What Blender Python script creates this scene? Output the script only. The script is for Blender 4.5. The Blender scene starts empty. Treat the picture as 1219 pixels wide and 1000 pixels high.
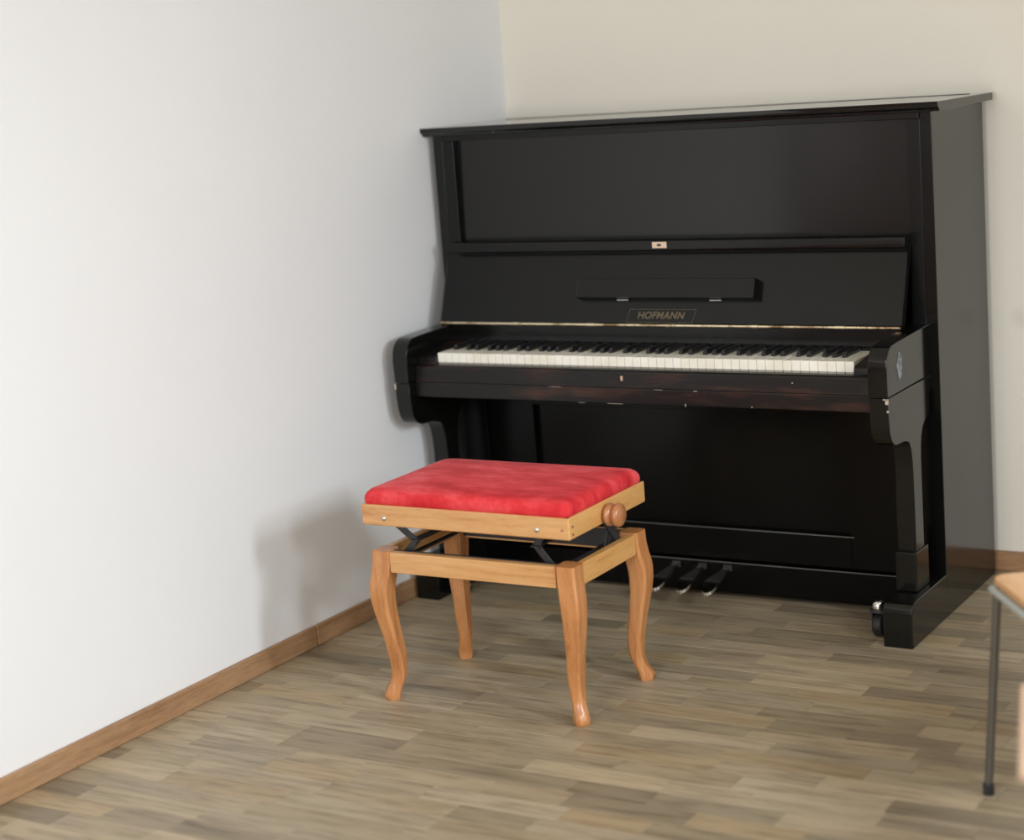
import bpy, bmesh, math, random
from mathutils import Vector, Matrix
PI = math.pi
random.seed(7)
C = bpy.context.scene.collection
S = bpy.context.scene

# ------------------------------------------------------------------ camera
def cam_matrix(loc, yaw, pitch, roll):
    f = Vector((-math.sin(yaw)*math.cos(pitch), math.cos(yaw)*math.cos(pitch), -math.sin(pitch)))
    r = Vector((math.cos(yaw), math.sin(yaw), 0)); d = f.cross(r)
    r2 = r*math.cos(roll) + d*math.sin(roll); d2 = -r*math.sin(roll) + d*math.cos(roll)
    m = Matrix((r2, -d2, -f)).transposed().to_4x4(); m.translation = loc
    return m
cd = bpy.data.cameras.new('camera'); cam = bpy.data.objects.new('camera', cd); C.objects.link(cam)
cam.matrix_world = cam_matrix(Vector((2.95807, -4.35157, 1.48034)), .533912, .184365, .0722356)
cd.sensor_fit = 'HORIZONTAL'; cd.sensor_width = 36; cd.lens = 2157.58/1219*36
cd.shift_x = -66.146/1219; cd.shift_y = -23.338/1219
cd.dof.use_dof = True; cd.dof.focus_distance = 4.45; cd.dof.aperture_fstop = 63.7/39.0
cd.clip_start = .05
S.camera = cam

# ------------------------------------------------------------------ world, window light, added fill, exposure
w = bpy.data.worlds.new('world'); S.world = w; w.use_nodes = True
bgn = w.node_tree.nodes['Background']; bgn.inputs[0].default_value = (.75, .86, 1, 1); bgn.inputs[1].default_value = 1.2
S.view_settings.view_transform = 'Standard'; S.view_settings.look = 'None'
S.view_settings.gamma = 1; S.view_settings.use_curve_mapping = False
S.view_settings.exposure = -0.06
RX, FY, CZ, LX, BY = 3.75, -5.3, 2.65, -.027, .456         # room: right, front, ceiling, left, back
WINS = [(-1.64, .16), (-2.82, .16)]                          # side windows: centre y, half width
WZ0, WZ1 = 1.30, 1.96
def area(name, loc, rot, sx, sy, power, col):
    l = bpy.data.lights.new(name, 'AREA'); l.shape = 'RECTANGLE'; l.size = sx; l.size_y = sy
    l.energy = power; l.color = col
    o = bpy.data.objects.new(name, l); C.objects.link(o); o.location = loc; o.rotation_euler = rot
    return o
for i, (yc, hw) in enumerate(WINS):
    l = area('window_and_fill_light', (RX-.20, yc, (WZ0+WZ1)/2), (0, PI/2-math.radians(28), math.radians(-8)), WZ1-WZ0-.04, 2*hw-.06, (18, 15.5)[i], (.84, .915, 1))   # skylight comes in downwards
    l.data.spread = math.radians(115)
area('window_and_fill_light', (1.6, FY+.012, 1.45), (PI/2, 0, 0), 1.3, 1.2, 90, (.96, .975, 1))  # added fill lamp behind the camera; the front wall has no window

# ------------------------------------------------------------------ materials
def mat(name, base=(.5,.5,.5), rough=.5, metal=0, **kw):
    m = bpy.data.materials.new(name); m.use_nodes = True
    b = m.node_tree.nodes['Principled BSDF']
    b.inputs['Base Color'].default_value = (*base, 1); b.inputs['Roughness'].default_value = rough
    b.inputs['Metallic'].default_value = metal
    for k, v in kw.items(): b.inputs[k.replace('_', ' ')].default_value = v
    return m
def nd(m, t, **kw):
    n = m.node_tree.nodes.new(t)
    for k, v in kw.items(): setattr(n, k, v)
    return n
def lk(m, a, b): m.node_tree.links.new(a, b)
def bsdf(m): return m.node_tree.nodes['Principled BSDF']
def noise(m, scale, detail=3, stretch=(1,1,1), coord='Object', rough=.5, loc=None):
    tc = nd(m, 'ShaderNodeTexCoord'); mp = nd(m, 'ShaderNodeMapping'); n = nd(m, 'ShaderNodeTexNoise')
    mp.inputs['Scale'].default_value = stretch
    if loc: mp.inputs['Location'].default_value = loc
    n.inputs['Scale'].default_value = scale; n.inputs['Detail'].default_value = detail; n.inputs['Roughness'].default_value = rough
    lk(m, tc.outputs[coord], mp.inputs['Vector']); lk(m, mp.outputs[0], n.inputs['Vector'])
    return n
def ramp(m, src, stops):
    r = nd(m, 'ShaderNodeValToRGB'); e = r.color_ramp.elements
    while len(e) < len(stops): e.new(.5)
    for el, (p, c) in zip(e, stops): el.position = p; el.color = (*c, 1) if len(c) == 3 else c
    lk(m, src, r.inputs[0]); return r
def bump(m, src, strength, dist):
    b = nd(m, 'ShaderNodeBump'); b.inputs['Strength'].default_value = strength; b.inputs['Distance'].default_value = dist
    lk(m, src, b.inputs['Height']); lk(m, b.outputs[0], bsdf(m).inputs['Normal']); return b

def wall_mat(name, c1, c2):
    m = mat(name, c1, .85)
    n = noise(m, 1.3, 3); r = ramp(m, n.outputs[0], [(.3, c1), (.7, c2)]); lk(m, r.outputs[0], bsdf(m).inputs['Base Color'])
    n2 = noise(m, 160, 4); bump(m, n2.outputs[0], .12, .002)
    return m
M = {}; SPOT = (1.555, .456, .712)
M['wall'] = wall_mat('wall_paint', (.84,.84,.835), (.87,.87,.865))
M['wall_back'] = wall_mat('back_wall_paint', (.81,.765,.665), (.84,.795,.69))
_m = M['wall_back']; _g = nd(_m, 'ShaderNodeNewGeometry'); _d = nd(_m, 'ShaderNodeVectorMath', operation='DISTANCE'); _d.inputs[1].default_value = SPOT
lk(_m, _g.outputs['Position'], _d.inputs[0]); _s = ramp(_m, _d.outputs['Value'], [(.0, (.88,.87,.86)), (.035, (1,1,1))])
_x = nd(_m, 'ShaderNodeMix', data_type='RGBA', blend_type='MULTIPLY'); _x.inputs[0].default_value = 1
_b = bsdf(_m).inputs['Base Color'].links[0].from_socket; lk(_m, _b, _x.inputs[6]); lk(_m, _s.outputs[0], _x.inputs[7]); lk(_m, _x.outputs[2], bsdf(_m).inputs['Base Color'])   # faint scuff on the paint
M['ceiling'] = wall_mat('ceiling_paint', (.84,.79,.69), (.87,.82,.72))

def lacquer(name, base, rough, worn=None, thr=.62, bumpk=.05):
    m = mat(name, base, rough, IOR=1.44 if 'polished_black' in name else 1.5 if 'polish' in name or 'panel' in name else 1.28 if 'sooty' in name else 1.40)
    n = noise(m, 60, 3); bump(m, n.outputs[0], bumpk, .0015)
    n3 = noise(m, 7, 5); rr = nd(m, 'ShaderNodeMapRange'); rr.inputs[3].default_value = rough*.75; rr.inputs[4].default_value = rough*1.35
    lk(m, n3.outputs[0], rr.inputs[0]); lk(m, rr.outputs[0], bsdf(m).inputs['Roughness'])
    if worn:
        n2 = noise(m, 5, 6, (1,3,6), rough=.65, loc=(3.1,0,0))
        r = ramp(m, n2.outputs[0], [(thr-.10, base), (thr+.12, worn)]); lk(m, r.outputs[0], bsdf(m).inputs['Base Color'])
    return m
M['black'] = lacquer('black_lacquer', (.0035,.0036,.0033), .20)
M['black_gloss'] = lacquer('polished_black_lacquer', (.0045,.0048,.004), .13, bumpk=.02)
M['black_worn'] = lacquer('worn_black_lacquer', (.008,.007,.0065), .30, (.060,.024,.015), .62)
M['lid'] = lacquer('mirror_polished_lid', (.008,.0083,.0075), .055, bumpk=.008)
M['black_low'] = lacquer('sooty_black_lower_front', (.0022,.0022,.002), .20, bumpk=.02)  # same black lacquer set darker and less reflective; no soot is modelled
M['black_panel'] = lacquer('satin_black_panel', (.0045,.0043,.004), .15, bumpk=.02)
M['black_inner'] = lacquer('dark_inner_wood', (.008,.007,.006), .45)
M['ivory'] = mat('key_ivory', (.86,.82,.70), .28)
_n = noise(M['ivory'], 14, 2); _r = ramp(M['ivory'], _n.outputs[0], [(.35,(.80,.76,.63)),(.65,(.90,.87,.77))]); lk(M['ivory'], _r.outputs[0], bsdf(M['ivory']).inputs['Base Color'])
M['key_wood'] = mat('key_wood', (.34,.31,.25), .6)
M['ebony'] = mat('key_ebony', (.010,.010,.011), .28)
def brass(name, a, b, rough):
    m = mat(name, a, rough, 1)
    n = noise(m, 9, 5, (1,.2,1), rough=.7); r = ramp(m, n.outputs[0], [(.40, b), (.52, a)]); lk(m, r.outputs[0], bsdf(m).inputs['Base Color'])
    return m
M['brass'] = brass('worn_brass', (.98,.86,.60), (.35,.22,.12), .38)
M['brass_plain'] = mat('lock_brass', (.80,.62,.48), .4, 1)
M['nickel'] = mat('nickel', (.85,.84,.80), .16, 1)
M['gold_ink'] = mat('faded_gold_lettering', (.12,.092,.048), .5)
M['chip'] = mat('chipped_edge_filler', (.45,.38,.30), .7)
M['dull_steel'] = mat('dark_steel', (.055,.055,.06), .42, .7)
M['bolt'] = mat('bolt_steel', (.62,.62,.60), .3, 1)
M['rubber'] = mat('dark_rubber', (.012,.012,.012), .6)

def wood(name, cA, cB, cC, stretch, scale=6, rough=.38, coord='Object', coat=0):
    m = mat(name, cA, rough)
    n = noise(m, scale, 6, stretch, coord, .62); n2 = noise(m, scale*8, 3, stretch, coord, .6)
    mix = nd(m, 'ShaderNodeMath', operation='MULTIPLY_ADD'); mix.inputs[1].default_value = .3
    lk(m, n2.outputs[0], mix.inputs[0]); lk(m, n.outputs[0], mix.inputs[2])
    r = ramp(m, mix.outputs[0], [(.42, cA), (.62, cB), (.84, cC)]); lk(m, r.outputs[0], bsdf(m).inputs['Base Color'])
    bump(m, n2.outputs[0], .08, .001)
    if coat: bsdf(m).inputs['Coat Weight'].default_value = coat; bsdf(m).inputs['Coat Roughness'].default_value = .2
    return m
M['beech_x'] = wood('honey_beech_lengthwise', (.46,.205,.068), (.60,.31,.115), (.66,.37,.155), (.7,9,9), coat=.3)
M['beech_y'] = wood('honey_beech_crosswise', (.50,.225,.068), (.66,.34,.108), (.71,.40,.145), (9,.7,9), coat=.3)
M['beech_z'] = wood('honey_beech_upright', (.36,.135,.042), (.50,.205,.066), (.58,.27,.10), (9,9,.8), coat=.35)
M['beech_knob'] = wood('reddish_turned_beech', (.30,.105,.035), (.42,.165,.06), (.52,.24,.10), (4,4,4), coat=.5)
M['skirting'] = wood('oak_skirting_y', (.25,.135,.062), (.37,.21,.105), (.45,.28,.15), (9,.8,9), 5, .5)
M['skirting_x'] = wood('oak_skirting_x', (.25,.135,.062), (.36,.195,.095), (.43,.25,.13), (.8,9,9), 5, .5)
M['door'] = wood('brown_door_veneer', (.085,.028,.014), (.12,.042,.02), (.15,.058,.028), (6,6,.6), 4, .4)
M['ply'] = wood('orange_plywood', (.56,.30,.13), (.66,.38,.18), (.72,.45,.24), (3,.5,3), 5, .4, coat=.2)
M['ply_pale'] = wood('pale_plywood', (.55,.36,.24), (.62,.42,.29), (.68,.49,.35), (3,.5,3), 5, .45, coat=.2)
M['tube_dull'] = mat('dull_chair_tube', (.13,.12,.10), .42, .6)
M['tube_bright'] = mat('pale_chair_tube', (.62,.66,.62), .35, .5)

def floor_mat():
    m = mat('oak_strip_floor', (.4,.33,.22), .46)
    oi = nd(m, 'ShaderNodeObjectInfo'); at = nd(m, 'ShaderNodeAttribute', attribute_name='tone')
    tone = nd(m, 'ShaderNodeMix', data_type='RGBA', blend_type='MULTIPLY'); tone.inputs[0].default_value = 1
    lk(m, oi.outputs['Color'], tone.inputs[6]); lk(m, at.outputs['Color'], tone.inputs[7])
    geo = nd(m, 'ShaderNodeNewGeometry'); sep = nd(m, 'ShaderNodeSeparateColor'); lk(m, tone.outputs[2], sep.inputs[0])
    cmb = nd(m, 'ShaderNodeCombineXYZ'); mul = nd(m, 'ShaderNodeMath', operation='MULTIPLY'); mul.inputs[1].default_value = 97
    lk(m, sep.outputs[0], mul.inputs[0]); lk(m, mul.outputs[0], cmb.inputs[2])
    add = nd(m, 'ShaderNodeVectorMath', operation='ADD'); lk(m, geo.outputs['Position'], add.inputs[0]); lk(m, cmb.outputs[0], add.inputs[1])
    mp = nd(m, 'ShaderNodeMapping'); mp.inputs['Scale'].default_value = (1.4, 14, 1); lk(m, add.outputs[0], mp.inputs[0])
    n = nd(m, 'ShaderNodeTexNoise'); n.inputs['Scale'].default_value = 4; n.inputs['Detail'].default_value = 6; n.inputs['Roughness'].default_value = .62
    lk(m, mp.outputs[0], n.inputs[0])
    r = ramp(m, n.outputs[0], [(.30, (.55,.52,.49)), (.52, (.97,.95,.92)), (.72, (1.08,1.07,1.05))])
    mm = nd(m, 'ShaderNodeMix', data_type='RGBA', blend_type='MULTIPLY'); mm.inputs[0].default_value = 1
    lk(m, tone.outputs[2], mm.inputs[6]); lk(m, r.outputs[0], mm.inputs[7]); lk(m, mm.outputs[2], bsdf(m).inputs['Base Color'])
    bump(m, n.outputs[0], .15, .0008)
    return m
M['floor'] = floor_mat()
M['subfloor'] = mat('dark_subfloor', (.05,.04,.03), .9)

vm = mat('red_velvet', (.60,.03,.04), .85)
_n = noise(vm, 7, 5, (1,2.2,1), rough=.65); _r = ramp(vm, _n.outputs[0], [(.36,(.50,.014,.020)),(.52,(.66,.040,.046)),(.68,(.80,.10,.11))])
lk(vm, _r.outputs[0], bsdf(vm).inputs['Base Color'])
bsdf(vm).inputs['Sheen Weight'].default_value = .12; bsdf(vm).inputs['Specular IOR Level'].default_value = .15; bsdf(vm).inputs['Sheen Roughness'].default_value = .35
bsdf(vm).inputs['Sheen Tint'].default_value = (1,.62,.62,1)
_n = noise(vm, 500, 2); bump(vm, _n.outputs[0], .3, .001)
M['velvet'] = vm
M['glass'] = mat('window_glass', (1,1,1), .02, Transmission_Weight=1.0)
M['white_frame'] = mat('white_window_frame', (.8,.8,.78), .4)

# ------------------------------------------------------------------ mesh helpers
def obj(name, bm, m, parent=None, loc=None, label=None, sharp=50, wn=True):
    bmesh.ops.recalc_face_normals(bm, faces=bm.faces)
    me = bpy.data.meshes.new(name); bm.to_mesh(me); bm.free()
    for p in me.polygons: p.use_smooth = True
    me.set_sharp_from_angle(angle=math.radians(sharp))
    for mm in (m if isinstance(m, (list, tuple)) else [m]): me.materials.append(mm)
    o = bpy.data.objects.new(name, me); C.objects.link(o)
    if parent: o.parent = parent
    if loc: o.location = loc
    if label: o['label'] = label
    if wn and len(me.polygons) > 6:
        wm = o.modifiers.new('weighted_normals', 'WEIGHTED_NORMAL'); wm.keep_sharp = True; wm.weight = 90
    return o
def box(x0, x1, y0, y1, z0, z1, bev=.0015, bm=None, seg=2):
    b = bmesh.new()
    bmesh.ops.create_cube(b, size=1)
    for v in b.verts: v.co = Vector((x0+(v.co.x+.5)*(x1-x0), y0+(v.co.y+.5)*(y1-y0), z0+(v.co.z+.5)*(z1-z0)))
    if bev: bmesh.ops.bevel(b, geom=b.edges[:], offset=bev, segments=seg, profile=.5, affect='EDGES')
    return merge(bm, b)
def merge(bm, b):
    if bm is None: return b
    me = bpy.data.meshes.new('tmp'); b.to_mesh(me); b.free(); bm.from_mesh(me); bpy.data.meshes.remove(me)
    return bm
def prism_x(pts, x0, x1, bev=.002, bm=None):          # polygon in (y, z) pushed along x
    b = bmesh.new(); vs = [b.verts.new((x0, y, z)) for y, z in pts]; f = b.faces.new(vs)
    r = bmesh.ops.extrude_face_region(b, geom=[f])
    for v in r['geom']:
        if isinstance(v, bmesh.types.BMVert): v.co.x = x1
    if bev:
        ed = [e for e in b.edges if abs(e.verts[0].co.x-e.verts[1].co.x) < 1e-6]
        bmesh.ops.bevel(b, geom=ed, offset=bev, segments=2, profile=.5, affect='EDGES')
    return merge(bm, b)
def lathe(prof, axis='z', n=24, bm=None, at=(0,0,0)):
    b = bmesh.new(); rings = []
    for r, h in prof:
        ring = []
        for k in range(n):
            a = 2*PI*k/n
            ring.append(b.verts.new((max(r, 1e-5)*math.cos(a), max(r, 1e-5)*math.sin(a), h)))
        rings.append(ring)
    for A, B in zip(rings, rings[1:]):
        for k in range(n): b.faces.new((A[k], A[(k+1) % n], B[(k+1) % n], B[k]))
    b.faces.new(rings[0]); b.faces.new(rings[-1])
    R = Matrix.Identity(4)
    if axis == 'x': R = Matrix.Rotation(PI/2, 4, 'Y')
    if axis == 'y': R = Matrix.Rotation(PI/2, 4, 'X')      # +h -> -y
    bmesh.ops.transform(b, matrix=Matrix.Translation(at) @ R, verts=b.verts)
    return merge(bm, b)
def tube(pts, r, n=10, bm=None):
    b = bmesh.new(); P = [Vector(p) for p in pts]; rings = []; up = None
    for i, p in enumerate(P):
        t = (P[min(i+1, len(P)-1)] - P[max(i-1, 0)]).normalized()
        if up is None: up = t.orthogonal().normalized()
        up = (up - t*up.dot(t)).normalized(); sd = t.cross(up)
        rings.append([b.verts.new(p + (up*math.cos(2*PI*k/n) + sd*math.sin(2*PI*k/n))*r) for k in range(n)])
    for A, B in zip(rings, rings[1:]):
        for k in range(n): b.faces.new((A[k], A[(k+1) % n], B[(k+1) % n], B[k]))
    b.faces.new(rings[0]); b.faces.new(rings[-1])
    return merge(bm, b)
def bar(p0, p1, w_, t_, bm=None, side=Vector((0,1,0))):     # flat bar from p0 to p1; thickness t_ along side
    p0, p1 = Vector(p0), Vector(p1); d = (p1-p0); L = d.length; d.normalize(); s = side.normalized(); u = d.cross(s).normalized()
    b = bmesh.new(); bmesh.ops.create_cube(b, size=1)
    for v in b.verts:
        c = v.co.copy(); v.co = (p0+p1)/2 + d*c.x*(L+w_*.6) + u*c.y*w_ + s*c.z*t_
    bmesh.ops.bevel(b, geom=b.edges[:], offset=.0008, segments=1, affect='EDGES')
    return merge(bm, b)
def arc(cx, cy, r, a0, a1, n):
    return [(cx + r*math.cos(math.radians(a0+(a1-a0)*k/n)), cy + r*math.sin(math.radians(a0+(a1-a0)*k/n))) for k in range(n+1)]
def struct(name, bm, m, parent=None):
    o = obj(name, bm, m, parent)
    if parent is None: o['kind'] = 'structure'
    return o
def thing(name, label, cat, loc=(0,0,0), rotz=0, group=None):
    o = bpy.data.objects.new(name, None); C.objects.link(o); o.location = loc; o.rotation_euler = (0,0,rotz)
    o.empty_display_size = .1
    o['label'] = label; o['category'] = cat
    if group: o['group'] = group
    return o
V0 = Vector((0,0,0))

# ------------------------------------------------------------------ room shell
T = .15
struct('wall_left', box(LX-T, LX, FY-T, BY+T, -.1, CZ, 0), M['wall'])
wb = struct('wall_back', box(LX, RX+T, BY, BY+T, -.1, CZ, 0), M['wall_back'])
struct('wall_front', box(LX, RX+T, FY-T, FY, -.1, CZ, 0), M['wall'])
struct('ceiling', box(LX-T, RX+T, FY-T, BY+T, CZ, CZ+.1, 0), M['ceiling'])
wr = bmesh.new(); ys = [FY]
for yc, hw in sorted(WINS): ys += [yc-hw, yc+hw]
ys.append(BY)
for i in range(len(ys)-1):
    if i % 2 == 0: box(RX, RX+T, ys[i], ys[i+1], -.1, CZ, 0, wr)
    else: box(RX, RX+T, ys[i], ys[i+1], -.1, WZ0, 0, wr); box(RX, RX+T, ys[i], ys[i+1], WZ1, CZ, 0, wr)
struct('wall_right', wr, M['wall'])
for i, (yc, hw) in enumerate(WINS):
    f = bmesh.new()
    box(RX+.03, RX+.08, yc-hw, yc-hw+.04, WZ0, WZ1, .003, f); box(RX+.03, RX+.08, yc+hw-.04, yc+hw, WZ0, WZ1, .003, f)
    box(RX+.03, RX+.08, yc-hw, yc+hw, WZ0, WZ0+.04, .003, f); box(RX+.03, RX+.08, yc-hw, yc+hw, WZ1-.04, WZ1, .003, f)
    wo = struct('window_%d' % (i+1), f, M['white_frame'])
    obj('pane', box(RX+.05, RX+.056, yc-hw+.04, yc+hw-.04, WZ0+.04, WZ1-.04, 0), M['glass'], wo)
# dark wooden door further along the left wall (seen only as a reflection)
dr = struct('door_1', box(LX+.002, LX+.03, -4.60, -2.70, 0, 2.03, .003), M['door'])
df = bmesh.new(); box(LX+.001, LX+.04, -2.70, -2.62, 0, 2.11, .003, df); box(LX+.001, LX+.04, -4.68, -4.60, 0, 2.11, .003, df); box(LX+.001, LX+.04, -4.60, -2.70, 2.03, 2.11, .003, df)
obj('door_frame', df, M['door'], dr)

# floor: sub-floor slab with oak staves laid parallel to the piano
fl = struct('floor', box(LX, RX, FY, BY, -.1, -.012, 0), M['subfloor'])
SW = .066
TONES = [(.38,.305,.205), (.36,.285,.185), (.42,.34,.23), (.31,.25,.165), (.37,.30,.20), (.40,.32,.21), (.33,.27,.185), (.38,.29,.175), (.26,.21,.14), (.39,.32,.22)]
def stave_verts(L):
    g = .0002; b = .0006
    return [(g,g,-.012),(L-g,g,-.012),(L-g,SW-g,-.012),(g,SW-g,-.012),(g,g,-b),(L-g,g,-b),(L-g,SW-g,-b),(g,SW-g,-b),
            (g+b,g+b,0),(L-g-b,g+b,0),(L-g-b,SW-g-b,0),(g+b,SW-g-b,0)]
SF = [(8,9,10,11)] + [(a, (a+1) % 4, (a+1) % 4+4, a+4) for a in range(4)] + [(a+4, (a+1) % 4+4, (a+1) % 4+8, a+8) for a in range(4)]
LENS = [.19, .24, .28, .33, .38]
smesh = {}
for L in LENS:
    me = bpy.data.meshes.new('plank'); me.from_pydata(stave_verts(L), [], SF); me.materials.append(M['floor'])
    ca = me.color_attributes.new('tone', 'FLOAT_COLOR', 'POINT')
    for d in ca.data: d.color = (1,1,1,1)
    smesh[L] = me
def in_view(x, y):
    # floor patch the photograph shows (with a margin)
    return y > -1.98 + .37*(x-.12) - .10 and y > -1.9 - .1 and x < 2.10 - .3*max(0, y+1.2) + .15
single = []; rest = []
y = FY; row = 0
while y < BY - 1e-4:
    x = LX + .012 - random.random()*.25
    wdt = min(SW, BY-y)
    while x < RX:
        L = random.choice(LENS)
        t = random.choice(TONES); k = random.uniform(.9, 1.1)
        (single if in_view(x+L/2, y+SW/2) and x > LX-.3 and x < 2.2 else rest).append((x, y, L, tuple(c*k for c in t)))
        x += L
    y += SW; row += 1
if len(single) > 298:
    single.sort(key=lambda s: (s[0]-2.96)**2 + (s[1]+4.35)**2); rest += single[298:]; single = single[:298]
for (x, y, L, t) in single:
    o = bpy.data.objects.new('plank', smesh[L]); o.parent = fl; o.location = (x, y, 0); o.color = (*t, 1); C.objects.link(o)
vv, ff, cc = [], [], []
for (x, y, L, t) in rest:
    n0 = len(vv)
    for p in stave_verts(L): vv.append((min(max(p[0]+x, LX), RX), min(p[1]+y, BY), p[2])); cc.append(t)
    ff += [tuple(n0+i for i in f) for f in SF]
me = bpy.data.meshes.new('planks_beyond'); me.from_pydata(vv, [], ff); me.materials.append(M['floor'])
ca = me.color_attributes.new('tone', 'FLOAT_COLOR', 'POINT')
for d, t in zip(ca.data, cc): d.color = (*t, 1)
o = bpy.data.objects.new('plank_field', me); C.objects.link(o); o.parent = fl; o['kind'] = 'stuff'

# skirting boards, with a butt joint on the left wall behind the bench
BBH = .056
def bb_prof(x0, s): return None
struct('baseboard_left', box(LX, LX+.016, FY, -.722, 0, BBH, .004), M['skirting'])
struct('baseboard_left', box(LX, LX+.016, -.719, BY-.016, 0, BBH, .004), M['skirting'])
struct('baseboard_back', box(LX+.016, RX, BY-.016, BY, 0, BBH, .004), M['skirting_x'])

# ------------------------------------------------------------------ upright piano
PW, PH, PD = 1.48, 1.3213, .4256
pn = thing('upright_piano', 'old black lacquered upright piano with open keyboard standing in the white corner', 'piano')
bk, bg = M['black'], M['black_gloss']
def P(name, bm, m=bk, parent=pn, **k): return obj(name, bm, m, parent, **k)
# case
P('side_panel', box(0, .030, 0, PD-.01, 0, PH-.024), bg)
P('side_panel', box(PW-.030, PW, 0, PD-.01, 0, PH-.024), bg)
P('back_board', box(.030, PW-.030, PD-.03, PD-.012, .03, PH-.024), M['black_inner'])
lid = prism_x([(-.024,PH), (PD,PH), (PD,PH-.02), (-.012,PH-.024), (-.014,PH-.018), (-.020,PH-.016), (-.024,PH-.010)], -.026, PW+.026, .0015)
lo = P('lid', lid, M['lid'])
P('hinge_strip', box(.02, PW-.02, PD-.055, PD-.050, PH, PH+.0012, 0), M['black_inner'], lo)
P('lid_pin', lathe([(0,0),(.003,0),(.003,.002),(0,.0025)], 'y', 12, at=(.214, -.012, PH-.016)), M['bolt'], lo)
P('top_rail', box(.030, PW-.030, -.006, .045, PH-.040, PH-.024))
# upper front: stiles and a panel set back behind them, leaning back
for xa, xb in ((.030, .067), (PW-.067, PW-.030)): P('stile', box(xa, xb, 0, .045, .60, PH-.040))
up = prism_x([(.015,.985), (.036,.985), (.042,PH-.040), (.022,PH-.040)], .067, PW-.067, .001)
P('upper_panel', up, M['black_panel'])
P('upper_frame', box(.067, PW-.067, .006, .040, .930, .976))
shelf = P('shelf', prism_x([(-.050,.969), (-.052,.975), (-.052,.990), (-.046,.998), (.026,.998), (.026,.966), (-.040,.966)], .066, PW-.062, .0012))
lk_ = bmesh.new(); box(.714, .757, -.0545, -.052, .974, .991, .0008, lk_)
lp = P('lock_plate', lk_, M['brass_plain'], shelf)
P('keyhole', box(.729, .741, -.0552, -.0544, .9795, .9855, .0003), M['black_inner'], lp)
# fall board (key lid) folded open
FB0, FB1 = (-.090, .775), (-.022, .962)
fdir = Vector((0, FB1[0]-FB0[0], FB1[1]-FB0[1])); FL_ = fdir.length; fdir.normalize(); fn = Vector((0, -fdir.z, fdir.y))   # outward normal (towards the player)
def fb_box(x0, x1, s0, s1, n0, n1, bev=.001, bm=None):
    b = box(x0, x1, 0, 1, 0, 1, 0)
    for v in b.verts:
        s = s0 + v.co.z*(s1-s0); n = n0 + v.co.y*(n1-n0)
        q = Vector((v.co.x, FB0[0], FB0[1])) + fdir*s + fn*n; v.co = q
    if bev: bmesh.ops.bevel(b, geom=b.edges[:], offset=bev, segments=2, profile=.5, affect='EDGES')
    return merge(bm, b)
fb = P('fallboard', fb_box(.036, PW-.062, .000, FL_, -.016, 0, .003))
fp = P('music_flap', fb_box(.492, 1.020, .066, .118, .0015, .028, .0012), bk, fb)
for xc in (.628, .905): P('flap_hinge', fb_box(xc-.017, xc+.017, .0612, .0635, .004, .012, .0003), M['nickel'], fp)
br = bmesh.new(); xs = .040; k = 0
while xs < PW-.066:
    x1 = min(xs+.030, PW-.064)
    tube([(xs+.0006, -.094, .7715), (x1-.0006, -.094, .7715)], .0042 if k % 8 else .0052, 8, br); xs = x1; k += 1
P('piano_hinge', br, M['brass'], fb, label='long worn brass hinge along the lower edge')
# lettering in a sheared box
def text_mesh(txt, size, m, shear=.22):
    cu = bpy.data.curves.new('lettering', 'FONT'); cu.body = txt; cu.size = size; cu.shear = shear; cu.extrude = .0002
    cu.align_x = 'CENTER'; cu.align_y = 'CENTER'; cu.space_character = 1.08; cu.offset = .0006
    o = bpy.data.objects.new('lettering', cu); C.objects.link(o)
    me = bpy.data.meshes.new_from_object(o.evaluated_get(bpy.context.evaluated_depsgraph_get()))
    bpy.data.objects.remove(o); me.materials.clear(); me.materials.append(m)
    o = bpy.data.objects.new('lettering', me); C.objects.link(o); return o
TM = Matrix((Vector((1,0,0)), fdir, fn)).transposed().to_4x4()
tx = text_mesh('HOFMANN', .0265, M['gold_ink']); tx.parent = fb
tx['label'] = 'faded gold capitals HOFMANN'
TM.translation = Vector((.741, FB0[0], FB0[1])) + fdir*.0225 + fn*.0004; tx.matrix_local = TM
lb = bmesh.new()
def line2(a, b_, wdt=.0009):
    a, b_ = Vector(a), Vector(b_); d = (b_-a).normalized(); q = Vector((-d.y, d.x, 0))*wdt/2
    vs = [lb.verts.new(p) for p in (a-q, b_-q, b_+q, a+q)]; lb.faces.new(vs)
X0, X1, Y0, Y1, sh = -.103, .095, -.019, .017, .010
pa = [(X0,Y0,0), (X1,Y0,0), (X1+sh,Y1,0), (X0+sh,Y1,0)]
for a_, b_ in zip(pa, pa[1:]+pa[:1]): line2(a_, b_)
bo = obj('lettering_border', lb, M['gold_ink'], fb); bo.matrix_local = TM
P('nameboard', prism_x([(-.098,.700), (-.100,.722), (-.088,.740), (-.088,.770), (-.060,.770), (-.060,.700)], .0705, PW-.0705, .001), bk)
P('key_rail_strip', box(.0705, PW-.0705, -.106, -.100, .7225, .7265, .0006), bk)

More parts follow.
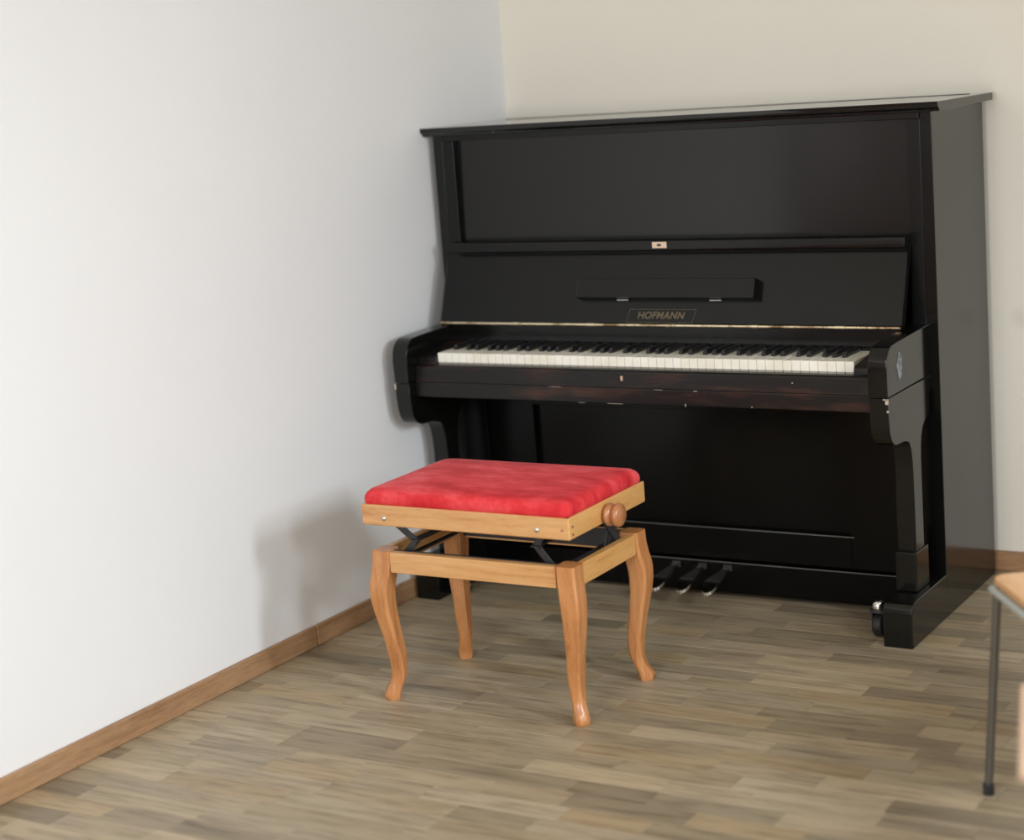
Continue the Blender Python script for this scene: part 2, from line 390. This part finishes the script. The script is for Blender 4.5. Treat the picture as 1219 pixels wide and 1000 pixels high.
# keys: 52 white, 36 black, A0 to C8
KX0 = (PW-1.2220)/2; KP = 1.2220/52; KF, KB, KT = -.254, -.104, .7145
names = 'ABCDEFG'; wht = [names[i % 7] for i in range(52)]
boff = {'A': .0022, 'C': -.0022, 'D': .0022, 'F': -.003, 'G': 0.0}       # black key right of that white
blk = {}
for i, nme in enumerate(wht[:-1]):
    if nme in boff: blk[i] = KX0 + (i+1)*KP + boff[nme]
for i in range(52):
    x0 = KX0 + i*KP + .0005; x1 = KX0 + (i+1)*KP - .0005; yn = KF + .050
    l = blk[i-1] + .0062 if (i-1) in blk else x0
    r = blk[i] - .0062 if i in blk else x1
    pts = [(x0,KF), (x1,KF), (x1,yn), (r,yn), (r,KB), (l,KB), (l,yn), (x0,yn)]
    pts = [p for j, p in enumerate(pts) if j == 0 or (abs(p[0]-pts[j-1][0]) + abs(p[1]-pts[j-1][1])) > 1e-6]
    if abs(pts[-1][0]-pts[0][0]) + abs(pts[-1][1]-pts[0][1]) < 1e-6: pts.pop()
    b = bmesh.new(); dz = random.uniform(-.0004, .0004)
    vs = [b.verts.new((p[0], p[1], KT+dz)) for p in pts]; f = b.faces.new(vs)
    rr = bmesh.ops.extrude_face_region(b, geom=[f])
    for v in rr['geom']:
        if isinstance(v, bmesh.types.BMVert): v.co.z = .6885
    ed = [e for e in b.edges if min(v.co.z for v in e.verts) > KT-.002 and max(v.co.y for v in e.verts) < yn+.001]
    bmesh.ops.bevel(b, geom=ed, offset=.0010, segments=2, profile=.5, affect='EDGES')
    nf = len(b.faces)
    kw = box(x0+.0004, x1-.0004, KF+.0015, KB, .668, .6885, 0)
    for ff_ in kw.faces: ff_.material_index = 1
    merge(b, kw)
    obj('white_key', b, [M['ivory'], M['key_wood']], pn)
for i, xc in blk.items():
    y0, y1 = KF+.050, KB
    b = bmesh.new(); lo_ = [(xc-.0056,y0), (xc+.0056,y0), (xc+.0056,y1), (xc-.0056,y1)]
    hi = [(xc-.0049,y0+.006), (xc+.0049,y0+.006), (xc+.0049,y1), (xc-.0049,y1)]
    A = [b.verts.new((*p, .700)) for p in lo_]; Bv = [b.verts.new((*p, KT+.0135)) for p in hi]
    md = [b.verts.new((p[0], p[1]+(.0005), KT+.006)) for p in lo_]
    b.faces.new(A); b.faces.new(Bv)
    for a_, b_ in ((A, md), (md, Bv)):
        for k in range(4): b.faces.new((a_[k], a_[(k+1) % 4], b_[(k+1) % 4], b_[k]))
    ed = [e for e in b.edges if min(v.co.z for v in e.verts) > KT+.005]
    bmesh.ops.bevel(b, geom=ed, offset=.0012, segments=2, profile=.6, affect='EDGES')
    obj('black_key', b, M['ebony'], pn)
for xa, xb in ((.0705, KX0-.001), (PW-KX0+.001, PW-.0705)):
    P('key_block', prism_x([(-.262,.640), (-.262,.696), (-.255,.704), (-.100,.722), (-.100,.640)], xa, xb, .0015), M['black_worn'])
ks = P('key_slip', prism_x([(-.286,.6385), (-.284,.676), (-.278,.684), (-.258,.684), (-.258,.6385)], .0705, PW-.0705, .0012), M['black_worn'])
ksl = P('keyslip_lock', box(.7185, .7255, -.2875, -.284, .6565, .6695, .001), M['brass_plain'], ks)
kb = P('keybed', box(.0705, PW-.0705, -.290, .0, .596, .638, .003), M['black_worn'])
# chips along the keybed edge
for xc, zc, ww, hh in ((.935,.6362,.010,.0014), (.905,.5985,.002,.007), (.83,.6366,.025,.0008), (.70,.5964,.045,.0008), (1.09,.5995,.0018,.004), (.60,.5962,.02,.0006), (1.20,.6635,.0025,.003), (.52,.6364,.04,.0006)):
    P('chip', box(xc-ww/2, xc+ww/2, -.2913 if zc != .6635 else -.2863, -.2895 if zc != .6635 else -.2845, zc-hh/2, zc+hh/2, 0), M['chip'], kb if zc != .6635 else ks)

# arms and scrolled front legs
AX = ((.022, .070), (PW-.070, PW-.022))
armp = [(0,.6395), (-.319,.6395), (-.320,.700)] + arc(-.272, .7125, .048, 180, 90, 8) + [(-.240,.7625), (0,.768)]
legp = ([(0,.6375), (-.3195,.6375), (-.319,.600), (-.315,.566)] + arc(-.262, .565, .052, 190, 268, 7) + [(-.225,.5115), (-.198,.508)] +
        [(-.180,.500), (-.169,.480), (-.163,.450), (-.160,.410), (-.159,.300), (-.159,.215), (-.098,.215), (-.098,.440)] +
        [(-.0965,.470), (-.090,.500), (-.078,.520), (-.062,.532), (-.042,.537), (-.024,.541), (-.020,.552), (-.020,.598), (0,.598)])
for s, (xa, xb) in enumerate(AX):
    a = P('arm', prism_x(armp, xa, xb, .0025), bg)
    l_ = P('leg', prism_x(legp, xa, xb, .0025), bg)
    P('leg_block', box(xa-.004, xb+.004, -.172, -.078, .114, .217, .004), bg, l_)
    if s == 1:
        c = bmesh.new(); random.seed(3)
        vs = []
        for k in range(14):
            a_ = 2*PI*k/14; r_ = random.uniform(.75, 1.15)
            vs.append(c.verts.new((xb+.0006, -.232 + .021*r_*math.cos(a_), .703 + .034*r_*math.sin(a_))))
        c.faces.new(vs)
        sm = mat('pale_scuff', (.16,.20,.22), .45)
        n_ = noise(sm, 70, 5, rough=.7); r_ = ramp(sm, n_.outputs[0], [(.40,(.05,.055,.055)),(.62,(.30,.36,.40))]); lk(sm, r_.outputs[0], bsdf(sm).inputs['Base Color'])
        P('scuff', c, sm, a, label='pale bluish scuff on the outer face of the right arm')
        P('chip', box(xb-.006, xb+.0008, -.3212, -.317, .624, .6365, 0), M['chip'], l_)
        P('chip', box(xb-.012, xb, -.3212, -.317, .6345, .6372, 0), M['chip'], l_)
        P('chip', box(xb-.003, xb+.0008, -.3205, -.316, .604, .609, 0), M['chip'], l_)
    else:
        P('chip', box(xa-.0008, xa+.004, -.3212, -.316, .620, .636, 0), M['chip'], l_)
# toe blocks with castors
for s, (xa, xb) in enumerate(((-.001, .076), (PW-.076, PW+.001))):
    tb = P('toe_block', prism_x([(-.270,0), (-.272,.085), (-.262,.108), (-.245,.114), (.0,.114), (.0,0)], xa, xb, .003), bg)
    xi = xb+.010 if s == 0 else xa-.010; sg = 1 if s == 0 else -1
    cs = bmesh.new()
    lathe([(0,-.013),(.025,-.013),(.030,-.008),(.030,.008),(.025,.013),(0,.013)], 'x', 24, cs, (xi+sg*.026, -.195, .030))
    cw = P('castor_wheel', cs, M['rubber'], tb)
    c2 = bmesh.new(); box(min(xi-sg*.010, xi+sg*.045), max(xi-sg*.010, xi+sg*.045), -.222, -.168, .066, .073, .001, c2)
    box(min(xi+sg*.041, xi+sg*.044), max(xi+sg*.041, xi+sg*.044), -.206, -.184, .024, .068, .0008, c2)
    P('castor_fork', c2, M['dull_steel'], tb)
    P('castor_cap', lathe([(.015,.0),(.0165,.004),(.0155,.014),(.010,.021),(0,.023)], 'z', 20, at=(xi+sg*.026, -.200, .073)), M['nickel'], tb, label='shiny domed metal cap')
    P('castor_axle', lathe([(0,0),(.006,0),(.006,.004),(0,.005)], 'x' , 14, at=(xi+sg*.0445, -.195, .030)), M['nickel'], tb)
# lower front: posts, framed panel, plinth
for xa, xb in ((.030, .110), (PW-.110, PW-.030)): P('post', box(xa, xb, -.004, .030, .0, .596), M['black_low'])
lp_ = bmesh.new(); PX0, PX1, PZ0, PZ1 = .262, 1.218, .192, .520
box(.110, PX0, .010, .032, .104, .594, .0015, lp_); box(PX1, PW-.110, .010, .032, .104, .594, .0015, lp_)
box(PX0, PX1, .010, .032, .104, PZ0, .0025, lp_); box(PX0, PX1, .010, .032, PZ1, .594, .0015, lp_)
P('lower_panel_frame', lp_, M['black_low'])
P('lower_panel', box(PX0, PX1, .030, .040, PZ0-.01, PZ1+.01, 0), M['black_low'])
wr_ = mat('worn_edge_highlight', (.16,.155,.14), .3)  # pale grey strips paint in the highlight along the worn edges
P('panel_edge_highlight', box(PX0, PX1+.01, .0075, .0105, PZ0-.0012, PZ0+.0010, .0004), wr_)
P('plinth_edge_highlight', box(.50, PW-.11, -.0068, -.0035, .0985, .1003, .0004), wr_)
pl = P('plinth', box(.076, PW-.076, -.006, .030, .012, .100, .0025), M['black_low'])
P('bottom_board', box(.030, PW-.030, .030, PD-.03, .012, .035, 0), M['black_inner'])
for xc in (.705, .785, .862):
    b = bmesh.new(); prof = [(.008,-.0), (.009,-.030), (.012,-.052), (.0185,-.078), (.0215,-.104), (.0205,-.126), (.0150,-.141), (.0055,-.148)]
    top = [(x_, y_) for x_, y_ in prof] + [(-x_, y_) for x_, y_ in reversed(prof)]
    def zt(y_): return .090 + .13*y_ - 1.0*max(0, -y_-.11)**1.3
    vt = [b.verts.new((xc+x_, y_-.006, zt(y_))) for x_, y_ in top]
    vb = [b.verts.new((xc+x_, y_-.006, zt(y_)-.008)) for x_, y_ in top]
    n_ = len(prof)
    for k in range(n_-1):
        a_, c_ = k, 2*n_-1-k
        b.faces.new((vt[a_], vt[a_+1], vt[c_-1], vt[c_])); b.faces.new((vb[a_], vb[a_+1], vb[c_-1], vb[c_]))
    for k in range(2*n_):
        b.faces.new((vt[k], vt[(k+1) % (2*n_)], vb[(k+1) % (2*n_)], vb[k]))
    ed = [e for e in b.edges if min(v.co.z for v in e.verts) > 0 and len(e.link_faces) == 2 and e.calc_face_angle(0) > .9]
    bmesh.ops.bevel(b, geom=ed, offset=.0018, segments=2, profile=.5, affect='EDGES')
    pd_ = P('pedal', b, M['nickel'])
    P('pedal_bracket', box(xc-.013, xc+.013, -.012, -.004, .076, .094, .002), M['dull_steel'], pd_)

# ------------------------------------------------------------------ adjustable bench
BX0, BX1, BY0, BY1 = .408, .965, -1.008, -.655
cxm, cym = (BX0+BX1)/2, (BY0+BY1)/2
bn = thing('piano_bench', 'light wooden piano bench with red velvet seat and four curved legs', 'bench', (cxm, cym, 0))
def Bp(name, bm, m, parent=bn, **k):
    if parent == bn: bmesh.ops.translate(bm, verts=bm.verts, vec=(-cxm, -cym, 0))
    else:
        bmesh.ops.translate(bm, verts=bm.verts, vec=(-cxm, -cym, 0))
    return obj(name, bm, m, parent, **k)
# seat frame
SX0, SX1, SY0, SY1, SZ0, SZ1 = .391, .960, -1.006, -.640, .436, .487
Bp('seat_rail', box(SX0, SX1-.0005, SY0, SY0+.022, SZ0, SZ1, .0035), M['beech_x'])
Bp('seat_rail', box(SX0, SX1-.0005, SY1-.022, SY1, SZ0, SZ1, .0035), M['beech_x'])
Bp('seat_rail', box(SX0, SX0+.022, SY0+.0225, SY1-.0225, SZ0, SZ1, .002), M['beech_y'])
Bp('seat_rail', box(SX1-.022, SX1, SY0+.0005, SY1-.0005, SZ0, SZ1, .0035), M['beech_y'])
Bp('seat_board', box(SX0+.02, SX1-.02, SY0+.02, SY1-.02, SZ1-.010, SZ1-.002, 0), M['black_inner'])
# cushion
def rrect(x0, x1, y0, y1, r, n=7):
    p = []
    for cx_, cy_, a0 in ((x1-r, y1-r, 0), (x0+r, y1-r, 90), (x0+r, y0+r, 180), (x1-r, y0+r, 270)):
        p += [(cx_ + r*math.cos(math.radians(a0+90*k/n)), cy_ + r*math.sin(math.radians(a0+90*k/n))) for k in range(n+1)]
    return p
cu = bmesh.new(); prev = None
rings = [(.005,.484,.016), (.000,.488,.018), (-.0015,.496,.020), (-.001,.505,.022), (.003,.513,.024), (.009,.5185,.026), (.020,.5215,.026), (.045,.5240,.026), (.08,.5260,.026), (.12,.5272,.024), (.158,.5278,.008)]
for ins, z_, r_ in rings:
    rg = [cu.verts.new((x_, y_, z_)) for x_, y_ in rrect(SX0+.003+ins, SX1-.004-ins, SY0+.003+ins, SY1-.003-ins, r_)]
    if prev:
        for k in range(len(rg)): cu.faces.new((prev[k], prev[(k+1) % len(rg)], rg[(k+1) % len(rg)], rg[k]))
    else: cu.faces.new(rg)
    prev = rg
cu.faces.new(prev)
Bp('cushion', cu, M['velvet'], sharp=80, wn=False)
# base frame
RZ0, RZ1 = .322, .372; pt = .050
Bp('base_rail', box(BX0+pt+.001, BX1-pt-.001, BY0+.004, BY0+.024, RZ0, RZ1, .002), M['beech_x'])
Bp('base_rail', box(BX0+pt+.001, BX1-pt-.001, BY1-.024, BY1-.004, RZ0, RZ1, .002), M['beech_x'])
Bp('base_rail', box(BX0+.004, BX0+.024, BY0+pt+.001, BY1-pt-.001, RZ0, RZ1, .002), M['beech_y'])
Bp('base_rail', box(BX1-.024, BX1-.004, BY0+pt+.001, BY1-pt-.001, RZ0, RZ1, .002), M['beech_y'])
# cabriole legs: outer corner ridge follows a curve; (z, outward offset, width)
prof = [(.374,-.001,.050), (.345,.000,.050), (.320,.003,.050), (.300,.007,.050), (.280,.009,.049), (.255,.0085,.047), (.225,.005,.044), (.19,-.001,.0405), (.155,-.0075,.037),
        (.12,-.012,.036), (.09,-.0145,.0345), (.065,-.0145,.034), (.045,-.010,.035), (.030,-.003,.038), (.016,.003,.041), (.006,.003,.040), (.0,.000,.035)]
for sx, sy, X_, Y_ in ((-1,-1,BX0,BY0), (1,-1,BX1,BY0), (-1,1,BX0,BY1), (1,1,BX1,BY1)):
    b = bmesh.new(); prev = None
    for z_, off, wd in prof:
        ox, oy = X_ + sx*off, Y_ + sy*off         # outer corner
        c_ = .004 if z_ > .10 else .004 + (.10-z_)*.08
        c2_ = min(wd*.42, c_*1.6)
        q = [(0,c_), (c_,0), (wd-c2_,0), (wd,c2_), (wd,wd-c2_), (wd-c2_,wd), (c2_,wd), (0,wd-c2_)]
        rg = [b.verts.new((ox - sx*u, oy - sy*v, z_)) for u, v in q]
        if prev:
            for k in range(8): b.faces.new((prev[k], prev[(k+1) % 8], rg[(k+1) % 8], rg[k]))
        else: b.faces.new(rg)
        prev = rg
    b.faces.new(prev)
    Bp('leg', b, M['beech_z'], sharp=40)
# screws
def bolt(parts, x_, y_, z_, r=.0062): return Bp('bolt', lathe([(0,0),(r,0),(r,.0014),(r*.6,.0034),(0,.0038)], 'y', 16, at=(x_, y_+.0004, z_)), M['bolt'])
bolt(0, .455, SY0, .455); bolt(0, .876, SY0, .456)
Bp('wood_plug', lathe([(0,0),(.0035,0),(.0035,.0006),(0,.0006)], 'y', 12, at=(.942, SY0, .459)), M['beech_knob'])
Bp('screw_head', lathe([(0,0),(.0028,0),(.0028,.0005),(0,.0006)], 'x', 12, at=(SX1, -.990, .465)), M['dull_steel'])
Bp('screw_head', lathe([(0,0),(.0028,0),(.0028,.0005),(0,.0006)], 'x', 12, at=(SX1, -.990, .447)), M['dull_steel'])
# height knob and spindle
Bp('height_knob', lathe([(0,0),(.012,0),(.012,.004),(.022,.005),(.0265,.009),(.027,.014),(.024,.019),(.020,.0215),(.0225,.025),(.0265,.029),(.0275,.034),(.026,.040),(.021,.0435),(.010,.0455),(0,.046)], 'x', 36, at=(SX1, -.838, .4555)), M['beech_knob'], label='turned reddish wooden knob')
ds = M['dull_steel']
Bp('spindle', tube([(SX0+.03, -.838, .4555), (SX1-.021, -.838, .4555)], .006, 12), ds)
# scissor linkage, front and rear pair, and cross bars
for yy in (SY0+.030, SY1-.034):
    Bp('link', bar((.455, yy, .447), (.520, yy, .398), .018, .003), ds)
    Bp('link', bar((.520, yy+.004, .398), (.475, yy+.004, .352), .018, .003), ds)
    Bp('link', bar((.876, yy, .447), (.852, yy, .408), .018, .003), ds)
    Bp('link', bar((.852, yy+.004, .408), (.898, yy+.004, .352), .018, .003), ds)
Bp('cross_bar', bar((.520, SY0+.03, .400), (.520, SY1-.03, .400), .020, .004, side=Vector((0,0,1))), ds)
Bp('cross_bar', bar((.852, SY0+.03, .409), (.852, SY1-.03, .409), .020, .004, side=Vector((0,0,1))), ds)
Bp('cross_bar', tube([(.475, SY0+.026, .352), (.475, SY1-.026, .352)], .005, 10), ds)
Bp('cross_bar', tube([(.898, SY0+.026, .352), (.898, SY1-.026, .352)], .005, 10), ds)
Bp('pull_bar', bar((.52, -.85, .409), (.85, -.80, .418), .016, .004, side=Vector((0,0,1))), ds)
Bp('base_lining', box(BX0+.024, BX1-.024, BY0+.024, BY0+.027, RZ0+.006, RZ1+.0015, 0), ds)
Bp('base_lining', box(BX0+.024, BX1-.024, BY1-.027, BY1-.024, RZ0+.006, RZ1+.0015, 0), ds)
Bp('link', bar((.925, -.80, .440), (.938, -.745, .366), .016, .004, side=Vector((1,0,0))), ds)
Bp('link', bar((.925, -.735, .440), (.931, -.79, .366), .016, .004, side=Vector((1,0,0))), ds)
sb = bmesh.new(); box(.512, .536, -.856, -.820, .443, .470, .002, sb)
Bp('spindle_nut', sb, M['bolt'])

# ------------------------------------------------------------------ two plywood chairs, mostly outside the right edge
def make_chair(label, loc, rotz, ply, bow, ins, tb=True):
    c = thing('plywood_chair', label, 'chair', loc, rotz, 'plywood chairs at the right edge')
    # local frame: x = backwards (towards the backrest), y = along the front edge, origin at floor under the seat centre
    hw, hd = .20, .195; fx = -hd if tb else -hd+.04
    b = bmesh.new()
    pts = []
    for x_, y_ in rrect(-hd, hd, -hw, hw, .022, 6): pts.append((x_ + (ins - bow*(1-(y_/hw)**2) if x_ < 0 else 0), y_))
    lo_ = [b.verts.new((x_, y_, .432)) for x_, y_ in pts]; hi = [b.verts.new((x_, y_, .444)) for x_, y_ in pts]
    b.faces.new(lo_); b.faces.new(hi)
    for k in range(len(pts)): b.faces.new((lo_[k], lo_[(k+1) % len(pts)], hi[(k+1) % len(pts)], hi[k]))
    bmesh.ops.bevel(b, geom=[e for e in b.edges if abs(e.verts[0].co.z-e.verts[1].co.z) < 1e-6], offset=.003, segments=2, affect='EDGES')
    obj('seat', b, ply, c)
    for s in (-1, 1):
        y_ = s*(hw-.012)
        obj('side_tube', tube([(fx+.014, y_, .423), (hd+.02, y_, .423), (hd+.055, y_, .445), (hd+.075, y_, .50), (hd+.11, y_, .80)], .0085, 12), M['tube_bright'], c, label='pale side tube under the seat')
        obj('leg', tube([(fx+.014, y_, .424), (fx-.016, y_, .012)], .0085, 12), M['tube_dull'], c)
        obj('leg', tube([(hd-.01, y_, .415), (hd+.05, y_, .012)], .0085, 12), M['tube_dull'], c)
        for xx in (fx-.016, hd+.05): obj('foot_cap', lathe([(0,0),(.011,0),(.0115,.02),(.009,.024),(0,.024)], 'z', 12, at=(xx, y_, 0)), M['rubber'], c)
    if tb: obj('front_tube', tube([(fx+.006, -hw+.005, .418), (fx+.006, hw-.005, .418)], .0085, 12), M['tube_bright'], c, label='pale front tube under the seat')
    b = bmesh.new(); rows = []
    for j in range(5):
        z_ = .62 + .05*j; row = []
        for i in range(9):
            t = -1 + 2*i/8; row.append(b.verts.new((hd+.080 + .067*(z_-.5)*1.2 + .03*(1-t*t), t*(hw+.005), z_)))
        rows.append(row)
    for A_, B_ in zip(rows, rows[1:]):
        for k in range(8): b.faces.new((A_[k], A_[k+1], B_[k+1], B_[k]))
    r_ = bmesh.ops.solidify(b, geom=b.faces[:], thickness=.010)
    obj('backrest', b, ply, c)
    return c
u = Vector((.59, -.807)); v = Vector((.807, .59))
def chair_at(corner, label, ply, u, v, *a):
    ctr = Vector(corner) + u*.20 + v*.195
    return make_chair(label, (ctr.x, ctr.y, 0), math.atan2(v.y, v.x), ply, *a)
chair_at((1.915, -1.035), 'orange plywood chair with thin metal legs at right edge, nearest the piano', M['ply'], u, v, .002, .006)
chair_at((2.133, -1.590), 'pale plywood chair at bottom right corner, only a seat edge showing', M['ply_pale'], Vector((.27, -.963)), Vector((.963, .27)), .03, .01, False)
